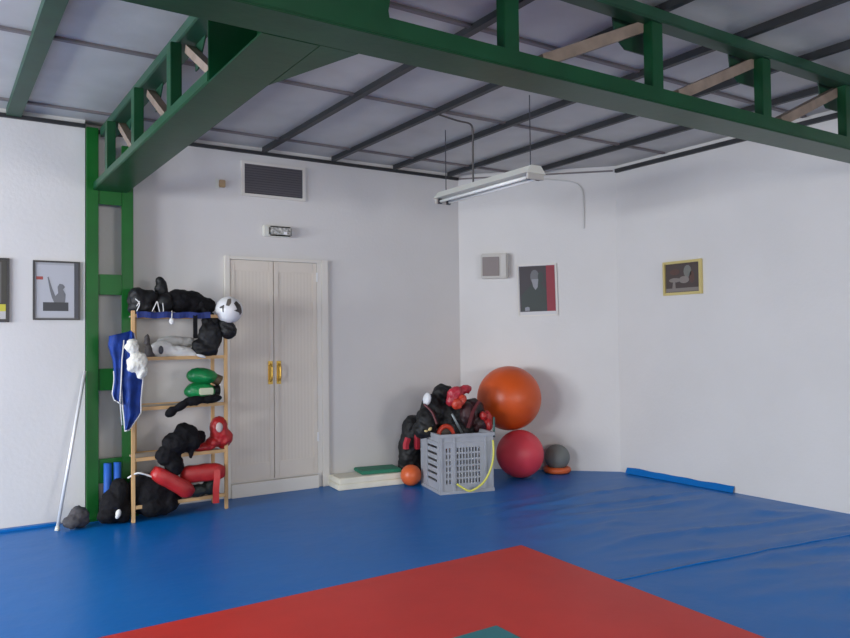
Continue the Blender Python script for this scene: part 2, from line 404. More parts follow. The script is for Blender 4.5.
# thin cable on the cut-off corner wall
P = [(.85,-.012,3.19),(1.05,-.012,3.17),(1.27,-.012,3.13),(1.36,-.012,3.05),(1.375,-.012,2.9),(1.375,-.012,2.62)]
tag(link('wall_cable', sweep(smooth_path(P,5), circ(.007,6)), mat('white_cable', (.60,.585,.565), .7), loc=a, rot=(0,0,RC)), 'thin pale cable bending down the corner wall above the framed portrait', 'cable')

# ------------------------------------------------------------------ things on the walls
v = thing('ventilation_grille', 'dark louvred ventilation grille in a pale frame high above the door', 'vent', (2.77,YA,2.975))
link('frame', boxes([(-.325,-.02,-.165,-.295,-.002,.165),(.295,-.02,-.165,.325,-.002,.165),(-.295,-.02,-.165,.295,-.002,-.14),(-.295,-.02,.14,.295,-.002,.165)]), TRIMW, v)
link('backing', boxes([(-.295,-.006,-.14,.295,-.002,.14)]), DKPLAS, v)
bm = bmesh.new()
for i in range(12):
    z = -.13+i*.0235; box(bm, -.294,-.019,z,.294,-.0165,z+.017)
link('louvre', bm, mat('louvre_grey', (.10,.09,.10), .5), v)
e = thing('emergency_light', 'small white emergency light box with clear lens above the double door', 'emergency light', (2.79,YA,2.49))
link('body', boxes([(-.14,-.045,-.052,.14,-.002,.052)], .008), ENAM, e)
link('lens', boxes([(-.09,-.07,-.047,.138,-.046,.047)], .012), mat('ribbed_lens', (.42,.41,.38), .25, .1, var=.5, vscale=40, bump=.6, bscale=60), e)
link('indicator', boxes([(.05,-.074,-.03,.085,-.0705,-.005)], .001), mat('clear_plastic', (.9,.9,.9), .1), e)
s = thing('wall_sensor', 'tiny tan box on the wall left of the ventilation grille', 'sensor', (2.262,YA,2.90))
link('body', boxes([(-.028,-.03,-.035,.028,-.002,.035)], .006), mat('tan_plastic', (.45,.30,.16), .5), s)
link('plate', boxes([(-.06,-.006,-.045,-.03,-.002,.045)], .001), ENAM, s)

def picture(name, label, cat, loc, rotz, w, h, fw, fm, cm, dep=.02, tilt=0):
    """a framed picture; origin at its centre on the wall, front towards -y"""
    t = thing(name, label, cat, loc, rotz)
    fr = boxes([(-w/2,-dep,-h/2,-w/2+fw,-.002,h/2),(w/2-fw,-dep,-h/2,w/2,-.002,h/2),(-w/2+fw,-dep,-h/2,w/2-fw,-.002,-h/2+fw),(-w/2+fw,-dep,h/2-fw,w/2-fw,-.002,h/2)], .002)
    link('frame', fr, fm, t)
    cv = link('canvas', boxes([(-w/2+fw,-dep*.45,-h/2+fw,w/2-fw,-.002,h/2-fw)]), cm, t)
    return t, cv, -dep*.45
def shape(bm, pts, y, th=.0012, mi=0):
    """a flat printed shape lying on the picture, x-z outline"""
    lo = [bm.verts.new((x,y,z)) for x,z in pts]; hi = [bm.verts.new((x,y-th,z)) for x,z in pts]
    bm.faces.new(hi).material_index = mi; n = len(pts)
    for i in range(n): bm.faces.new((lo[i],lo[(i+1)%n],hi[(i+1)%n],hi[i])).material_index = mi
def oval(cx, cz, rx, rz, n=14): return [(cx+rx*math.cos(2*PI*i/n), cz+rz*math.sin(2*PI*i/n)) for i in range(n)]
pc = lambda n, c: mat('print_'+n, c, .5)
# sculpture photo
t, cv, y = picture('framed_picture', 'black-framed grey photograph of an upright figure on a dark plinth, left of the green column', 'picture', (.86,YL,1.868), 0, .345, .475, .014, BLACKF, pc('pale_grey', (.36,.36,.38)))
link('painted_inner_shadow', boxes([(.128,-.019,-.222,.158,-.0095,.222)]), pc('dark_grey', (.07,.07,.08)), t)  # dark grey strip standing in for the shadow inside the frame
bm = bmesh.new()
shape(bm, [(-.145,-.215),(.128,-.215),(.128,.205),(-.145,.205)], y, .001, 0)
shape(bm, [(-.10,-.165),(.085,-.165),(.085,-.095),(-.10,-.095)], y-.0012, .001, 1)
shape(bm, [(-.02,-.095),(.06,-.095),(.065,-.03),(.045,.01),(.06,.03),(.045,.05),(.02,.055),(.005,.03),(.01,-.02),(-.01,-.045),(-.035,.02),(-.06,.11),(-.068,.105),(-.05,0),(-.035,-.06)], y-.0012, .001, 2)
shape(bm, [(-.148,.085),(-.10,.085),(-.10,.11),(-.148,.11)], y-.0012, .001, 3)
rel_p = link('print', bm, [pc('light', (.46,.46,.49)), pc('black', (.05,.05,.055)), pc('mid', (.16,.16,.17)), pc('red', (.35,.06,.05))], t)
# picture cut by the frame edge
t, cv, y = picture('framed_picture', 'black-framed dark picture with a yellow band, at the left edge of the photo', 'picture', (.345,YL,1.862), 0, .36, .50, .018, BLACKF, pc('dark_olive', (.05,.045,.035)))
bm = bmesh.new()
shape(bm, [(-.15,-.225),(.155,-.225),(.155,-.165),(-.15,-.165)], y, .001, 0)
shape(bm, [(-.15,-.165),(.155,-.165),(.155,-.11),(-.15,-.11)], y, .001, 1)
shape(bm, [(.085,-.10),(.125,-.10),(.125,.22),(.085,.22)], y, .001, 2)
link('print', bm, [pc('cream', (.5,.48,.46)), pc('yellow', (.55,.5,.05)), pc('grey_line', (.13,.12,.11))], t)
# portrait
def onC(s, z): p = a+u*s; return (p.x, p.y, z)
t, cv, y = picture('framed_portrait', 'portrait of a grey-bearded person beside a red stripe, in a thin white frame', 'picture', onC(.865,1.965), RC, .43, .57, .012, TRIMW, pc('pale_margin', (.62,.60,.60)))
t.rotation_euler = (0, math.radians(-1.1), RC)
bm = bmesh.new()
shape(bm, [(-.193,-.235),(.19,-.235),(.19,.265),(-.193,.265)], y, .001, 0)
shape(bm, [(.10,-.235),(.193,-.235),(.193,.266),(.10,.266)], y-.0012, .001, 1)
shape(bm, [(-.175,-.225),(.095,-.225),(.095,.0),(.05,.06),(.02,.10),(-.04,.10),(-.09,.03),(-.175,-.05)], y-.0012, .001, 2)
shape(bm, oval(-.025,.145,.048,.078), y-.0026, .001, 3)
shape(bm, [(-.06,.12),(.015,.12),(.005,.03),(-.02,.0),(-.045,.04)], y-.004, .001, 4)
shape(bm, oval(.04,.14,.03,.06), y-.004, .001, 2)
shape(bm, [(-.14,-.225),(-.09,-.225),(-.09,-.19),(-.11,-.18),(-.14,-.19)], y-.004, .001, 4)
link('print', bm, [pc('charcoal', (.055,.045,.05)), pc('dusty_red', (.27,.03,.045)), pc('soot', (.045,.055,.05)), pc('skin_grey', (.15,.15,.16)), pc('beard_grey', (.27,.27,.29))], t)
# gilt picture
t, cv, y = picture('framed_picture', 'small brown picture in a gilt frame alone on the right wall', 'picture', (XB,4.78,2.015), -PI/2, .45, .335, .026, GOLDF, pc('umber', (.07,.05,.045)), .035)
bm = bmesh.new()
shape(bm, [(-.20,-.135),(.20,-.135),(.20,-.10),(-.20,-.10)], y, .001, 1)
shape(bm, oval(-.09,-.02,.07,.022), y, .001, 1); shape(bm, oval(.06,.06,.045,.06), y, .001, 2); shape(bm, oval(.02,-.02,.06,.035), y-.0012, .001, 1)
shape(bm, [(-.12,-.10),(-.08,-.10),(-.085,-.04),(-.11,-.03)], y-.0012, .001, 1); shape(bm, oval(-.09,.06,.06,.03), y, .001, 0)
shape(bm, oval(.11,.0,.03,.06), y, .001, 0)
link('print', bm, [pc('sienna', (.10,.05,.04)), pc('taupe', (.22,.19,.17)), pc('sage', (.17,.17,.15))], t)
# wall speaker
s = thing('wall_speaker', 'beige box loudspeaker mounted on the corner wall left of the portrait', 'speaker', onC(.405,2.235), RC)
link('body', boxes([(-.15,-.10,-.135,.145,-.002,.14)], .012), BEIGE, s)
link('grille', boxes([(-.13,-.106,-.11,.055,-.101,.10)], .002), BROWNG, s)
link('side_panel', boxes([(.07,-.106,-.12,.13,-.101,.12)], .002), mat('pale_beige', (.56,.53,.49), .5), s)

# ------------------------------------------------------------------ shelf rack
RX0, RX1, RY0, RY1 = 1.375, 2.155, 6.37, 6.76
r = thing('shelf_rack', 'pale wooden open shelf rack full of training gear beside the door', 'shelf rack', (1.76,6.56,0))
def rp(name, b, m=WOOD, bw=.003): return rel(link(name, boxes(b, bw), m), r)
def lerp(p,q,t): return p+(q-p)*t
for x, y, top in ((RX0,RY0,1.70),(RX1,RY0+.06,1.52),(RX0+.09,RY1-.03,1.70),(RX1-.02,RY1-.03,1.70)):
    rp('post', [(x-.014,y-.014,0,x+.014,y+.014,top)])
SH = (.12,.50,.905,1.31,1.66)
for z in SH:
    bm = bmesh.new()
    f0 = Vector((RX0+.015,RY0+.0,z)); f1 = Vector((RX1-.015,RY0+.06,z))
    sweep([f0,f1], rectp(.022,.028), bm); sweep([Vector((RX0+.105,RY1-.03,z)),Vector((RX1-.04,RY1-.03,z))], rectp(.022,.028), bm)
    sh = rel(link('shelf', bm, WOOD), r)
    bm = bmesh.new(); n = 5
    for i in range(n):
        t = (i+.5)/n; yy = RY0+.03+t*(RY1-RY0-.09)
        box(bm, RX0+.03, yy+.0, z-.006, RX1-.03, yy+.045, z+.006)
    rel(link('slats', bm, mat('grey_pine', (.42,.34,.27), .6)), r)

# ------------------------------------------------------------------ gear helpers
def glove(name, label, m, m2, loc, rot, group=None, k=1.0, seed=0):
    """padded training glove: fist, thumb and cuff"""
    t = thing(name, label, 'glove', loc, 0, group); t.rotation_euler = rot
    fuse('fist', [ell((0,0,.0),(.075*k,.06*k,.055*k)), ell((.035*k,0,-.01*k),(.055*k,.055*k,.055*k)), ell((-.05*k,0,.0),(.05*k,.045*k,.045*k)), ell((.0,.055*k,-.01*k),(.05*k,.022*k,.024*k),(0,0,.3))], m, t, vox=.011, wr=.004, seed=seed)
    bm = bmesh.new(); P = [(-.07*k,0,0),(-.10*k,0,0),(-.15*k,0,0)]
    sweep(P, circ(.043*k,14), bm, scale=[.95,1.0,1.12])
    link('cuff', bm, m2, t, smooth=True)
    return t

# top shelf: black gloves and belts
ZT = 1.675
g = tag(fuse('sparring_glove', [ell((1.45,6.47,ZT+.12),(.10,.10,.10)), ell((1.52,6.48,ZT+.13),(.07,.09,.075)), ell((1.43,6.45,ZT+.06),(.07,.08,.06)), ell((1.49,6.46,ZT+.06),(.08,.09,.06))], BLACK, wr=.016, wf=9, seed=1), 'black padded glove with pale laces, leftmost on the top shelf', 'glove')
bm = bmesh.new()
for pts in ([(1.39,6.355,ZT+.12),(1.42,6.34,ZT+.08),(1.40,6.35,ZT+.02)], [(1.42,6.34,ZT+.10),(1.40,6.35,ZT+.06)]):
    sweep(smooth_path(pts,4), circ(.004,6), bm)
l = link('lace', bm, WHITEC, g)
g = tag(fuse('sparring_glove', [ell((1.64,6.47,ZT+.09),(.08,.10,.09)), ell((1.63,6.5,ZT+.21),(.05,.05,.08)), ell((1.62,6.5,ZT+.275),(.034,.035,.034)), ell((1.68,6.48,ZT+.13),(.05,.06,.05))], BLACK, wr=.012, wf=9, seed=2), 'black padded glove with upright cuff, peak of the pile on the top shelf', 'glove')
bm = bmesh.new(); sweep(smooth_path([(1.525,6.37,ZT+.02),(1.545,6.355,ZT+.07),(1.56,6.35,ZT+.10),(1.57,6.35,ZT+.06),(1.585,6.355,ZT+.01),(1.61,6.355,ZT+.02),(1.605,6.355,ZT+.09)],5), circ(.004,6), bm)
link('lace', bm, WHITEC, g, smooth=True)
tag(fuse('black_gear_bag', [ell((1.77,6.48,ZT+.11),(.13,.10,.105)), ell((1.88,6.5,ZT+.10),(.14,.10,.095)), ell((1.98,6.5,ZT+.075),(.11,.09,.08)), ell((1.76,6.46,ZT+.15),(.05,.04,.03))], BLACKC, wr=.016, wf=8, seed=3), 'long crumpled black kit bag at the right of the top shelf', 'bag')
# folded blue belt hanging over the shelf's front edge
bm = bmesh.new()
for i in range(24):
    pass
P0 = [(1.40+i*.026, 6.338+.005*i*.15+.006*math.sin(i*1.3), 1.665+.004*math.sin(i*.9)) for i in range(24)]
tag(link('blue_belt', sweep(P0, rectp(.012,.05)), BLUED), 'folded dark blue belt laid along the front edge of the top shelf', 'belt')
P0 = smooth_path([(1.87,6.45,1.70),(1.87,6.375,1.70),(1.868,6.345,1.66),(1.868,6.345,1.58),(1.87,6.348,1.47)],4)
tag(link('black_belt', sweep(P0, rectp(.035,.010)), BLACKC), 'black belt end hanging down from the top shelf edge', 'belt')
w = tag(fuse('mouthguard_case', [ell((1.675,6.345,1.615),(.022,.018,.03))], WHITEC, vox=.006), 'tiny white case dangling from the front of the top shelf', 'case')
link('strap', sweep([(1.675,6.345,1.64),(1.675,6.337,1.68),(1.68,6.36,1.70)], circ(.004,6)), WHITEC, w)

# ball and head guards at the right
ballm = bpy.data.materials.new('ball_panels'); ballm.use_nodes = True
nt = ballm.node_tree; n_ = nt.nodes; Lk = nt.links; bs = n_['Principled BSDF']; bs.inputs['Roughness'].default_value = .3
tc = n_.new('ShaderNodeTexCoord'); vo = n_.new('ShaderNodeTexNoise'); vo.inputs['Scale'].default_value = 9; vo.inputs['Distortion'].default_value = 1.2
rr = n_.new('ShaderNodeValToRGB'); rr.color_ramp.interpolation = 'CONSTANT'
rr.color_ramp.elements[0].color = (.75,.74,.73,1); rr.color_ramp.elements[1].color = (.10,.09,.085,1); rr.color_ramp.elements[1].position = .62
Lk.new(tc.outputs['Object'], vo.inputs['Vector']); Lk.new(vo.outputs['Fac'], rr.inputs[0]); Lk.new(rr.outputs[0], bs.inputs['Base Color'])
def ball_thing(name, label, r_, loc, m, rot=(0,0,0)):
    o = link(name, sphere(r_, 40, 24), m, smooth=True, loc=loc, rot=rot); return tag(o, label, 'ball')
pb = at(229,310,6.42)
ft = ball_thing('football', 'white football with dark patches resting on black head guards at the rack top', .118, pb, mat('white_ball', (.74,.73,.73), .3))
def ball_patch(cx, cz, pts, m):
    """a patch lying on the ball, pts in angles from the direction facing the camera"""
    fd = (Vector((0,0,CAM_H))-pb).normalized(); rt = Vector((0,0,1)).cross(fd).normalized(); upv = fd.cross(rt)
    bm = bmesh.new(); vs = []
    ps = []
    N = len(pts)
    for i in range(N):
        for q in range(4): ps.append(tuple(pts[i][j]+(pts[(i+1)%N][j]-pts[i][j])*q/4 for j in (0,1)))
    def P3(ax, az): 
        v = fd*math.cos(az)*math.cos(ax)+rt*math.sin(ax)*math.cos(az)+upv*math.sin(az); return v*.1195
    ctr = bm.verts.new(P3(cx+sum(p[0] for p in ps)/len(ps), cz+sum(p[1] for p in ps)/len(ps)))
    ring = [bm.verts.new(P3(cx+x, cz+z)) for x,z in ps]
    mid = [bm.verts.new(P3(cx+x*.5+.5*sum(p[0] for p in ps)/len(ps), cz+z*.5+.5*sum(p[1] for p in ps)/len(ps))) for x,z in ps]
    for i in range(len(ring)):
        j = (i+1) % len(ring); bm.faces.new((ring[i],ring[j],mid[j],mid[i])); bm.faces.new((mid[i],mid[j],ctr))
    return link('patch', bm, m, ft, smooth=True)
DP = mat('dark_print', (.05,.045,.04), .35); DP2 = mat('taupe_print', (.14,.12,.10), .35)
ball_patch(-.42,.22, [(-.05,-.38),(.05,-.38),(.06,.13),(0,.15),(-.32,-.02),(-.28,-.1),(-.05,0)], DP)
ball_patch(-.05,.62, [(-.18,-.28),(.05,-.34),(.22,-.1),(.3,.35),(-.1,.3)], DP2)
ball_patch(.80,.10, [(-.45,-.15),(-.2,-.05),(-.4,.4),(-.1,.62),(.2,.3),(.35,-.3),(.15,-.5),(0,-.3)], DP)
h1 = tag(fuse('head_guard', [ell(at(210,338,6.46),(.10,.09,.15)), ell(at(205,350,6.46),(.12,.09,.075)), ell(at(210,322,6.48),(.07,.07,.09)), ell(at(198,345,6.45),(.06,.06,.05))], BLACK, wr=.014, wf=8, seed=5, flat=1.318), 'large black padded head guard at the right of the second shelf', 'head guard')
tag(fuse('head_guard', [ell(at(228,330,6.43),(.075,.08,.075)), ell(at(224,324,6.45),(.06,.07,.06))], BLACK, wr=.012, seed=6), 'small round black head guard tucked under the football', 'head guard')
tag(fuse('black_strap', [ell(at(206,314,6.42),(.03,.03,.06),(0,-.5,0)), ell(at(212,325,6.42),(.03,.03,.06),(0,-.5,0)), ell(at(202,304,6.42),(.035,.03,.04))], BLACKC, wr=.01, seed=8), 'thick black padded strap slanting down from the bag to the football', 'strap')
# second shelf: white instep guards
g = tag(fuse('shin_guard', [ell(at(162,349,6.45),(.10,.05,.075)), ell(at(178,352,6.44),(.14,.05,.055),(0,.10,0)), ell(at(190,355,6.45),(.08,.05,.035))], WHITEC, wr=.008, wf=9, seed=9, flat=1.318), 'white padded shin guard with a dark oval hole lying on the second shelf', 'shin guard')
tag(g, g['label'], 'shin guard')
bo = bmesh.new(); bmesh.ops.create_uvsphere(bo, u_segments=16, v_segments=10, radius=1)
for vx in bo.verts: vx.co = at(161,350,6.385)+Vector((vx.co.x*.02, vx.co.y*.012, vx.co.z*.035))
link('opening', bo, DKPLAS, g, smooth=True)
g2 = tag(fuse('shin_guard', [ell(at(172,341,6.56),(.13,.045,.04)), ell(at(186,342,6.57),(.08,.045,.045))], mat('off_white_padding', (.60,.59,.57), .7, bump=.3), wr=.008, seed=10), 'off-white shin guard behind the front one on the second shelf', 'shin guard')
g2.location.z = .0
tag(fuse('elbow_guard', [ell(at(150,352,6.46),(.03,.05,.06)), ell(at(147,340,6.46),(.025,.04,.05)), ell(at(158,359,6.47),(.06,.05,.02))], mat('charcoal_padding', (.07,.06,.06), .7, bump=.3), wr=.012, seed=11, flat=1.318), 'charcoal elbow guard at the left end of the second shelf', 'elbow guard')
tag(fuse('instep_strap', [ell(at(201,356,6.37),(.045,.02,.014),(0,.3,0))], mat('white_strap',(.75,.75,.75),.6), vox=.005), 'short white strap poking out under the large black head guard', 'strap')
# third shelf: green boxing gloves
def bglove(label, c, r1, seed, tilt=0):
    t = thing('boxing_glove', label, 'glove', c, 0, 'green boxing gloves on the third shelf')
    fuse('fist', [ell((0,0,0),(.135,.09,.072),(0,tilt,0)), ell((-.03,0,.005),(.10,.085,.068)), ell((.02,-.07,-.01),(.06,.03,.03))], GREENG, t, wr=.006, seed=seed)
    return t
t = bglove('glossy green boxing glove lying on top of the other one, third shelf', at(202,376,6.48), 1, 12, .1)
o = link('cuff', sweep([(.08,.0,-.015),(.12,0,-.03),(.155,0,-.05)], circ(.045,14), scale=[1,1,1.1]), mat('olive_brown_cuff', (.14,.10,.05), .5, var=.5, vscale=15), t, smooth=True)
t = bglove('green boxing glove with a cream patch, underneath on the third shelf', at(200,391,6.47), 1, 13)
link('label_patch', boxes([(-.035,-.112,-.028,.085,-.078,.03)], .008), mat('cream_patch', (.55,.58,.42), .6), t)
link('cuff', sweep([(.09,.0,.0),(.13,0,.0),(.165,0,-.0)], circ(.042,14), scale=[1,1,1.1]), BLACK, t, smooth=True)
tag(fuse('shin_pad', [ell(at(211,399,6.34),(.10,.03,.034),(0,-.1,0)), ell(at(194,401,6.335),(.10,.03,.04),(0,-.1,0)), ell(at(181,406,6.33),(.07,.03,.034),(0,-.5,0)), ell(at(171,412,6.33),(.055,.03,.04),(0,-.6,0))], BLACKC, wr=.006, seed=41, vox=.009), 'black padded strap drooping over the front of the third shelf', 'pad')
# fourth shelf: black gear, red head guard
tag(fuse('black_jacket', [ell(at(186,433,6.40),(.10,.08,.08)), ell(at(178,443,6.38),(.12,.08,.10)), ell(at(190,441,6.40),(.10,.08,.08)), ell(at(165,456,6.36),(.085,.07,.08)), ell(at(174,464,6.36),(.08,.06,.10)), ell(at(200,437,6.42),(.05,.05,.06)), ell(at(191,452,6.38),(.028,.03,.06))], BLACKC, wr=.016, wf=9, seed=14), 'crumpled black jacket hanging off the front of the fourth shelf', 'jacket')
hg = thing('head_guard', 'red padded head guard standing at the right end of the fourth shelf', 'head guard', at(219,436,6.47))
fuse('shell', [ell((0,0,.05),(.075,.09,.12)), ell((.04,0,-.02),(.075,.08,.09)), ell((-.06,0,-.05),(.07,.08,.045))], REDG, hg, wr=.012, seed=15)
fuse('ear_hole', [ell((-.025,-.088,.085),(.032,.014,.045))], mat('pale_lining', (.55,.45,.42), .7), hg, vox=.006)
tag(fuse('red_pad', [ell(at(204,447,6.45),(.11,.06,.035)), ell(at(195,443,6.45),(.05,.05,.04))], REDG, wr=.012, seed=16, flat=.51), 'dark red pad lying between the black jacket and the red head guard', 'pad')
# bottom shelf: red kick pads
def pad(name, label, p, q, w, t, m, seed):
    P = [Vector(p).lerp(Vector(q), i/10) for i in range(11)]
    n = 14; prof = [(w/2*abs(math.cos(2*PI*i/n))**.6*math.copysign(1,math.cos(2*PI*i/n)), t/2*abs(math.sin(2*PI*i/n))**.6*math.copysign(1,math.sin(2*PI*i/n))) for i in range(n)]
    bm = sweep(P, prof, scale=[.6,.9,1,1,.98,1,1,.98,1,.9,.6])
    for v in bm.verts: v.co += Vector((0,0,.008*noise.noise(v.co*14+Vector((seed,0,0)))))
    return tag(link(name, bm, m, smooth=True), label, 'pad')
pad('kick_pad', 'long red kick pad sloping down to the right on the bottom shelf', at(153,471,6.345), at(192,493,6.34), .13, .13, REDG, 1)
kp = pad('kick_pad', 'red kick pad lying level above the others on the bottom shelf', at(181,475,6.40), at(224,471,6.40), .12, .145, REDG, 2)
link('strap', sweep(smooth_path([at(217,470,6.345),at(217,478,6.335),at(216,490,6.335),at(216,503,6.34)],4), rectp(.052,.016)), REDG, kp, smooth=False)
tag(fuse('training_shoe', [ell(at(198,490,6.42),(.10,.07,.05)), ell(at(210,486,6.44),(.07,.06,.07))], mat('dark_green_black', (.02,.028,.025), .6, var=.4, vscale=20), wr=.015, seed=17, flat=.128), 'dark training shoe under the level red kick pad', 'shoe')
# holdall on the shelf and bag on the floor
def hold():
    o = fuse('black_holdall', [ell((1.54,6.46,.19),(.18,.11,.17)), ell((1.66,6.47,.18),(.13,.10,.15)), ell((1.45,6.47,.20),(.10,.09,.16)), ell((1.56,6.42,.10),(.15,.095,.085)), ell((1.66,6.42,.11),(.08,.08,.075))], BLACKC, wr=.014, wf=7, seed=20, flat=.02)
    tag(o, 'black cloth holdall with a white edge stripe on the bottom shelf', 'bag')
    link('white_piping', sweep(smooth_path([at(128,478,6.40),at(138,473,6.345),at(150,476,6.34),at(160,480,6.35),at(170,487,6.34)],4), circ(.008,6)), WHITEC, o, smooth=True)
hold()
o = tag(fuse('black_kit_bag', [ell((1.25,6.45,.14),(.11,.10,.13)), ell((1.29,6.44,.26),(.07,.08,.10)), ell((1.20,6.42,.08),(.09,.09,.07)), ell((1.31,6.42,.08),(.06,.08,.07))], BLACKC, wr=.018, wf=8, seed=21, flat=.003), 'black kit bag slumped on the floor between column and rack', 'bag')
for px, py in ((118,514),):
    fuse('white_patch', [ell(at(px,py,6.345),(.022,.025,.04),(0,.3,0))], WHITEC, o, vox=.006)
# blue foam rolls standing inside the column
for x, lab in ((1.225,'left'),(1.30,'right')):
    tag(link('foam_roll', sweep([(x,6.60,.003),(x,6.60,.46)], [(q*.8,w*.8) for q,w in circ(.038,14)]), BLUEP, smooth=True), 'blue foam roll standing at the foot of the column, %s one of the two' % lab, 'foam roll')
# blue jacket hanging on the rack's left post
def cloth(name, outline_l, outline_r, Y, m, amp=.018, thick=.03, n=24, parent=None, seed=0):
    """hanging cloth between a left and a right outline (pixel rows), pleated in depth"""
    bm = bmesh.new(); grid = []
    for i in range(n+1):
        t = i/n; L_ = interp(outline_l, t); R_ = interp(outline_r, t); row = []
        for j in range(15):
            s = j/14; px = L_[0]+(R_[0]-L_[0])*s; py = L_[1]+(R_[1]-L_[1])*s
            dd = amp*math.sin(s*PI*3+seed+t*2)*(.4+.6*t) - .035*math.sin(s*PI) + .014*noise.noise(Vector((px*.12,py*.09,seed)))
            row.append(bm.verts.new(at(px,py,Y+dd)))
        grid.append(row)
    for i in range(n):
        for j in range(14): bm.faces.new((grid[i][j],grid[i][j+1],grid[i+1][j+1],grid[i+1][j]))
    edge = [r_[0].co.copy() for r_ in grid]+[v.co.copy() for v in grid[-1]]+[r_[-1].co.copy() for r_ in grid[::-1]]
    bmesh.ops.solidify(bm, geom=bm.faces[:], thickness=thick)
    o = link(name, bm, m, parent, smooth=True)
    return o, edge
def interp(pl, t):
    k_ = t*(len(pl)-1); i = min(int(k_), len(pl)-2); f = k_-i
    return (pl[i][0]+(pl[i+1][0]-pl[i][0])*f, pl[i][1]+(pl[i+1][1]-pl[i][1])*f)
o, e1 = cloth('blue_jacket', [(130,330),(124,352),(121,378),(122,400),(124,418),(125,431)], [(134,333),(140,362),(143,380),(141,400),(141,413),(129,430)], 6.30, BLUEC, thick=.018)
tag(o, 'blue training jacket with white piping hanging on the left of the rack', 'jacket')
o2, e2 = cloth('sleeve', [(109,336),(108,346),(113,362),(114,380),(112,394),(114,400)], [(131,331),(125,352),(123,370),(122,390),(121,400),(121,404)], 6.31, BLUEC, thick=.018, seed=2, parent=o)
bm = bmesh.new(); sweep(e1[6:], circ(.006,6), bm); sweep([p+Vector((0,-.01,0)) for p in e2[12:40]], circ(.005,6), bm)
sweep([at(x_,y_,6.265) for x_,y_ in ((124,340),(122,360),(121,385),(120,400),(122,425))], circ(.005,6), bm)
link('piping', bm, WHITEC, o, smooth=True)
gl = fuse('white_mitt', [ell(at(133,346,6.25),(.055,.035,.065)), ell(at(137,363,6.25),(.078,.04,.085),(0,.25,0)), ell(at(142,372,6.26),(.04,.035,.06))], mat('white_fleece', (.80,.78,.70), .9, bump=.6, bscale=40), wr=.014, wf=16, seed=22)
tag(gl, 'fluffy white mitt hanging in front of the blue jacket', 'glove')

# ------------------------------------------------------------------ aluminium pole, dark sack
pl = tag(link('aluminium_pole', sweep([(.832,6.45,.006),(1.06,6.636,1.215)], circ(.013,12)), ALU, smooth=True), 'thin aluminium pole leaning against the green column', 'pole')
link('rubber_tip', sweep([(.8303,6.4487,.0),(.838,6.4547,.032)], circ(.017,12)), ENAM, pl, smooth=True)
tag(fuse('grey_sack', [ell((.94,6.43,.06),(.07,.07,.055)), ell((.99,6.46,.10),(.075,.07,.07)), ell((1.0,6.47,.07),(.07,.07,.07))], ROCK, wr=.012, seed=30, flat=.002), 'small dark grey sack on the floor at the pole foot by the column', 'sack')

# ------------------------------------------------------------------ foam mats by the wall
def slab(name, label, cx, cy, z, w, dp, h, rz, m):
    bm = boxes([(-w/2,-dp/2,0,w/2,dp/2,h)], .008)
    o = link(name, bm, m, loc=(cx,cy,z), rot=(0,0,rz)); return tag(o, label, 'mat')
slab('foam_mat', 'cream foam mat on the floor right of the door, lower of two', 3.64,6.62,.002,.70,.30,.055,-.12,CREAM)
slab('foam_mat', 'cream foam mat lying on top of the lower cream mat', 3.65,6.63,.058,.70,.30,.055,-.10,CREAM)
slab('green_pad', 'small dark green foam pad lying on the cream mats', 3.79,6.66,.115,.42,.28,.035,-.2,GREENM)

# ------------------------------------------------------------------ crate with gear
ex = Vector((.52,-.130,0)).normalized(); crz = math.atan2(ex.y, ex.x)
cr = thing('plastic_crate', 'grey slotted plastic crate with two square corners standing on the blue floor', 'crate', (3.958,5.785,0), crz)
cr['label'] = 'tall grey slotted plastic crate full of gear in front of the balls'
CW, CD, CHt = .535, .53, .535
def cw(xs, zs, hole): return plate(xs, zs, hole, 0, .012)
xs = [0,.045]; 
hx = set()
def addc(x0, x1): 
    xs.append(x0); xs.append(x1); hx.add(round(x0,4))
for x0 in (.055,.087): addc(x0, x0+.017)
for i in range(8): addc(.165+i*.031, .165+i*.031+.018)
xs += [.47,.535]; xs = sorted(set(round(q,4) for q in xs))
zs = [.0,.02]
hz = set()
for i in range(6): zs += [.09+i*.056, .09+i*.056+.040]; hz.add(round(.09+i*.056,4))
zs += [.47,.50,.535]; zs = sorted(set(round(q,4) for q in zs))
front = cw(xs, zs, lambda i,k: xs[i] in hx and zs[k] in hz)
link('side_wall', front, PLAST, cr)
back = cw(xs, zs, lambda i,k: xs[i] in hx and zs[k] in hz)
link('side_wall', back, PLAST, cr, loc=(0,CD-.012,0))
ys = [0.012,.09,.36,.40,CD-.012]
zz = [.0,.05]; hz2 = set()
for i in range(6): zz += [.10+i*.06, .10+i*.06+.022]; hz2.add(round(.10+i*.06,4))
zz += [.47,.535]; zz = sorted(set(round(q,4) for q in zz))
for x in (.012, CW):
    link('end_wall', plate(ys, zz, lambda i,k: i == 1 and zz[k] in hz2, 0, .012), PLAST, cr, loc=(x,0,0), rot=(0,0,PI/2))
link('bottom', boxes([(.012,.012,0,CW-.012,CD-.012,.014)]), PLAST, cr)
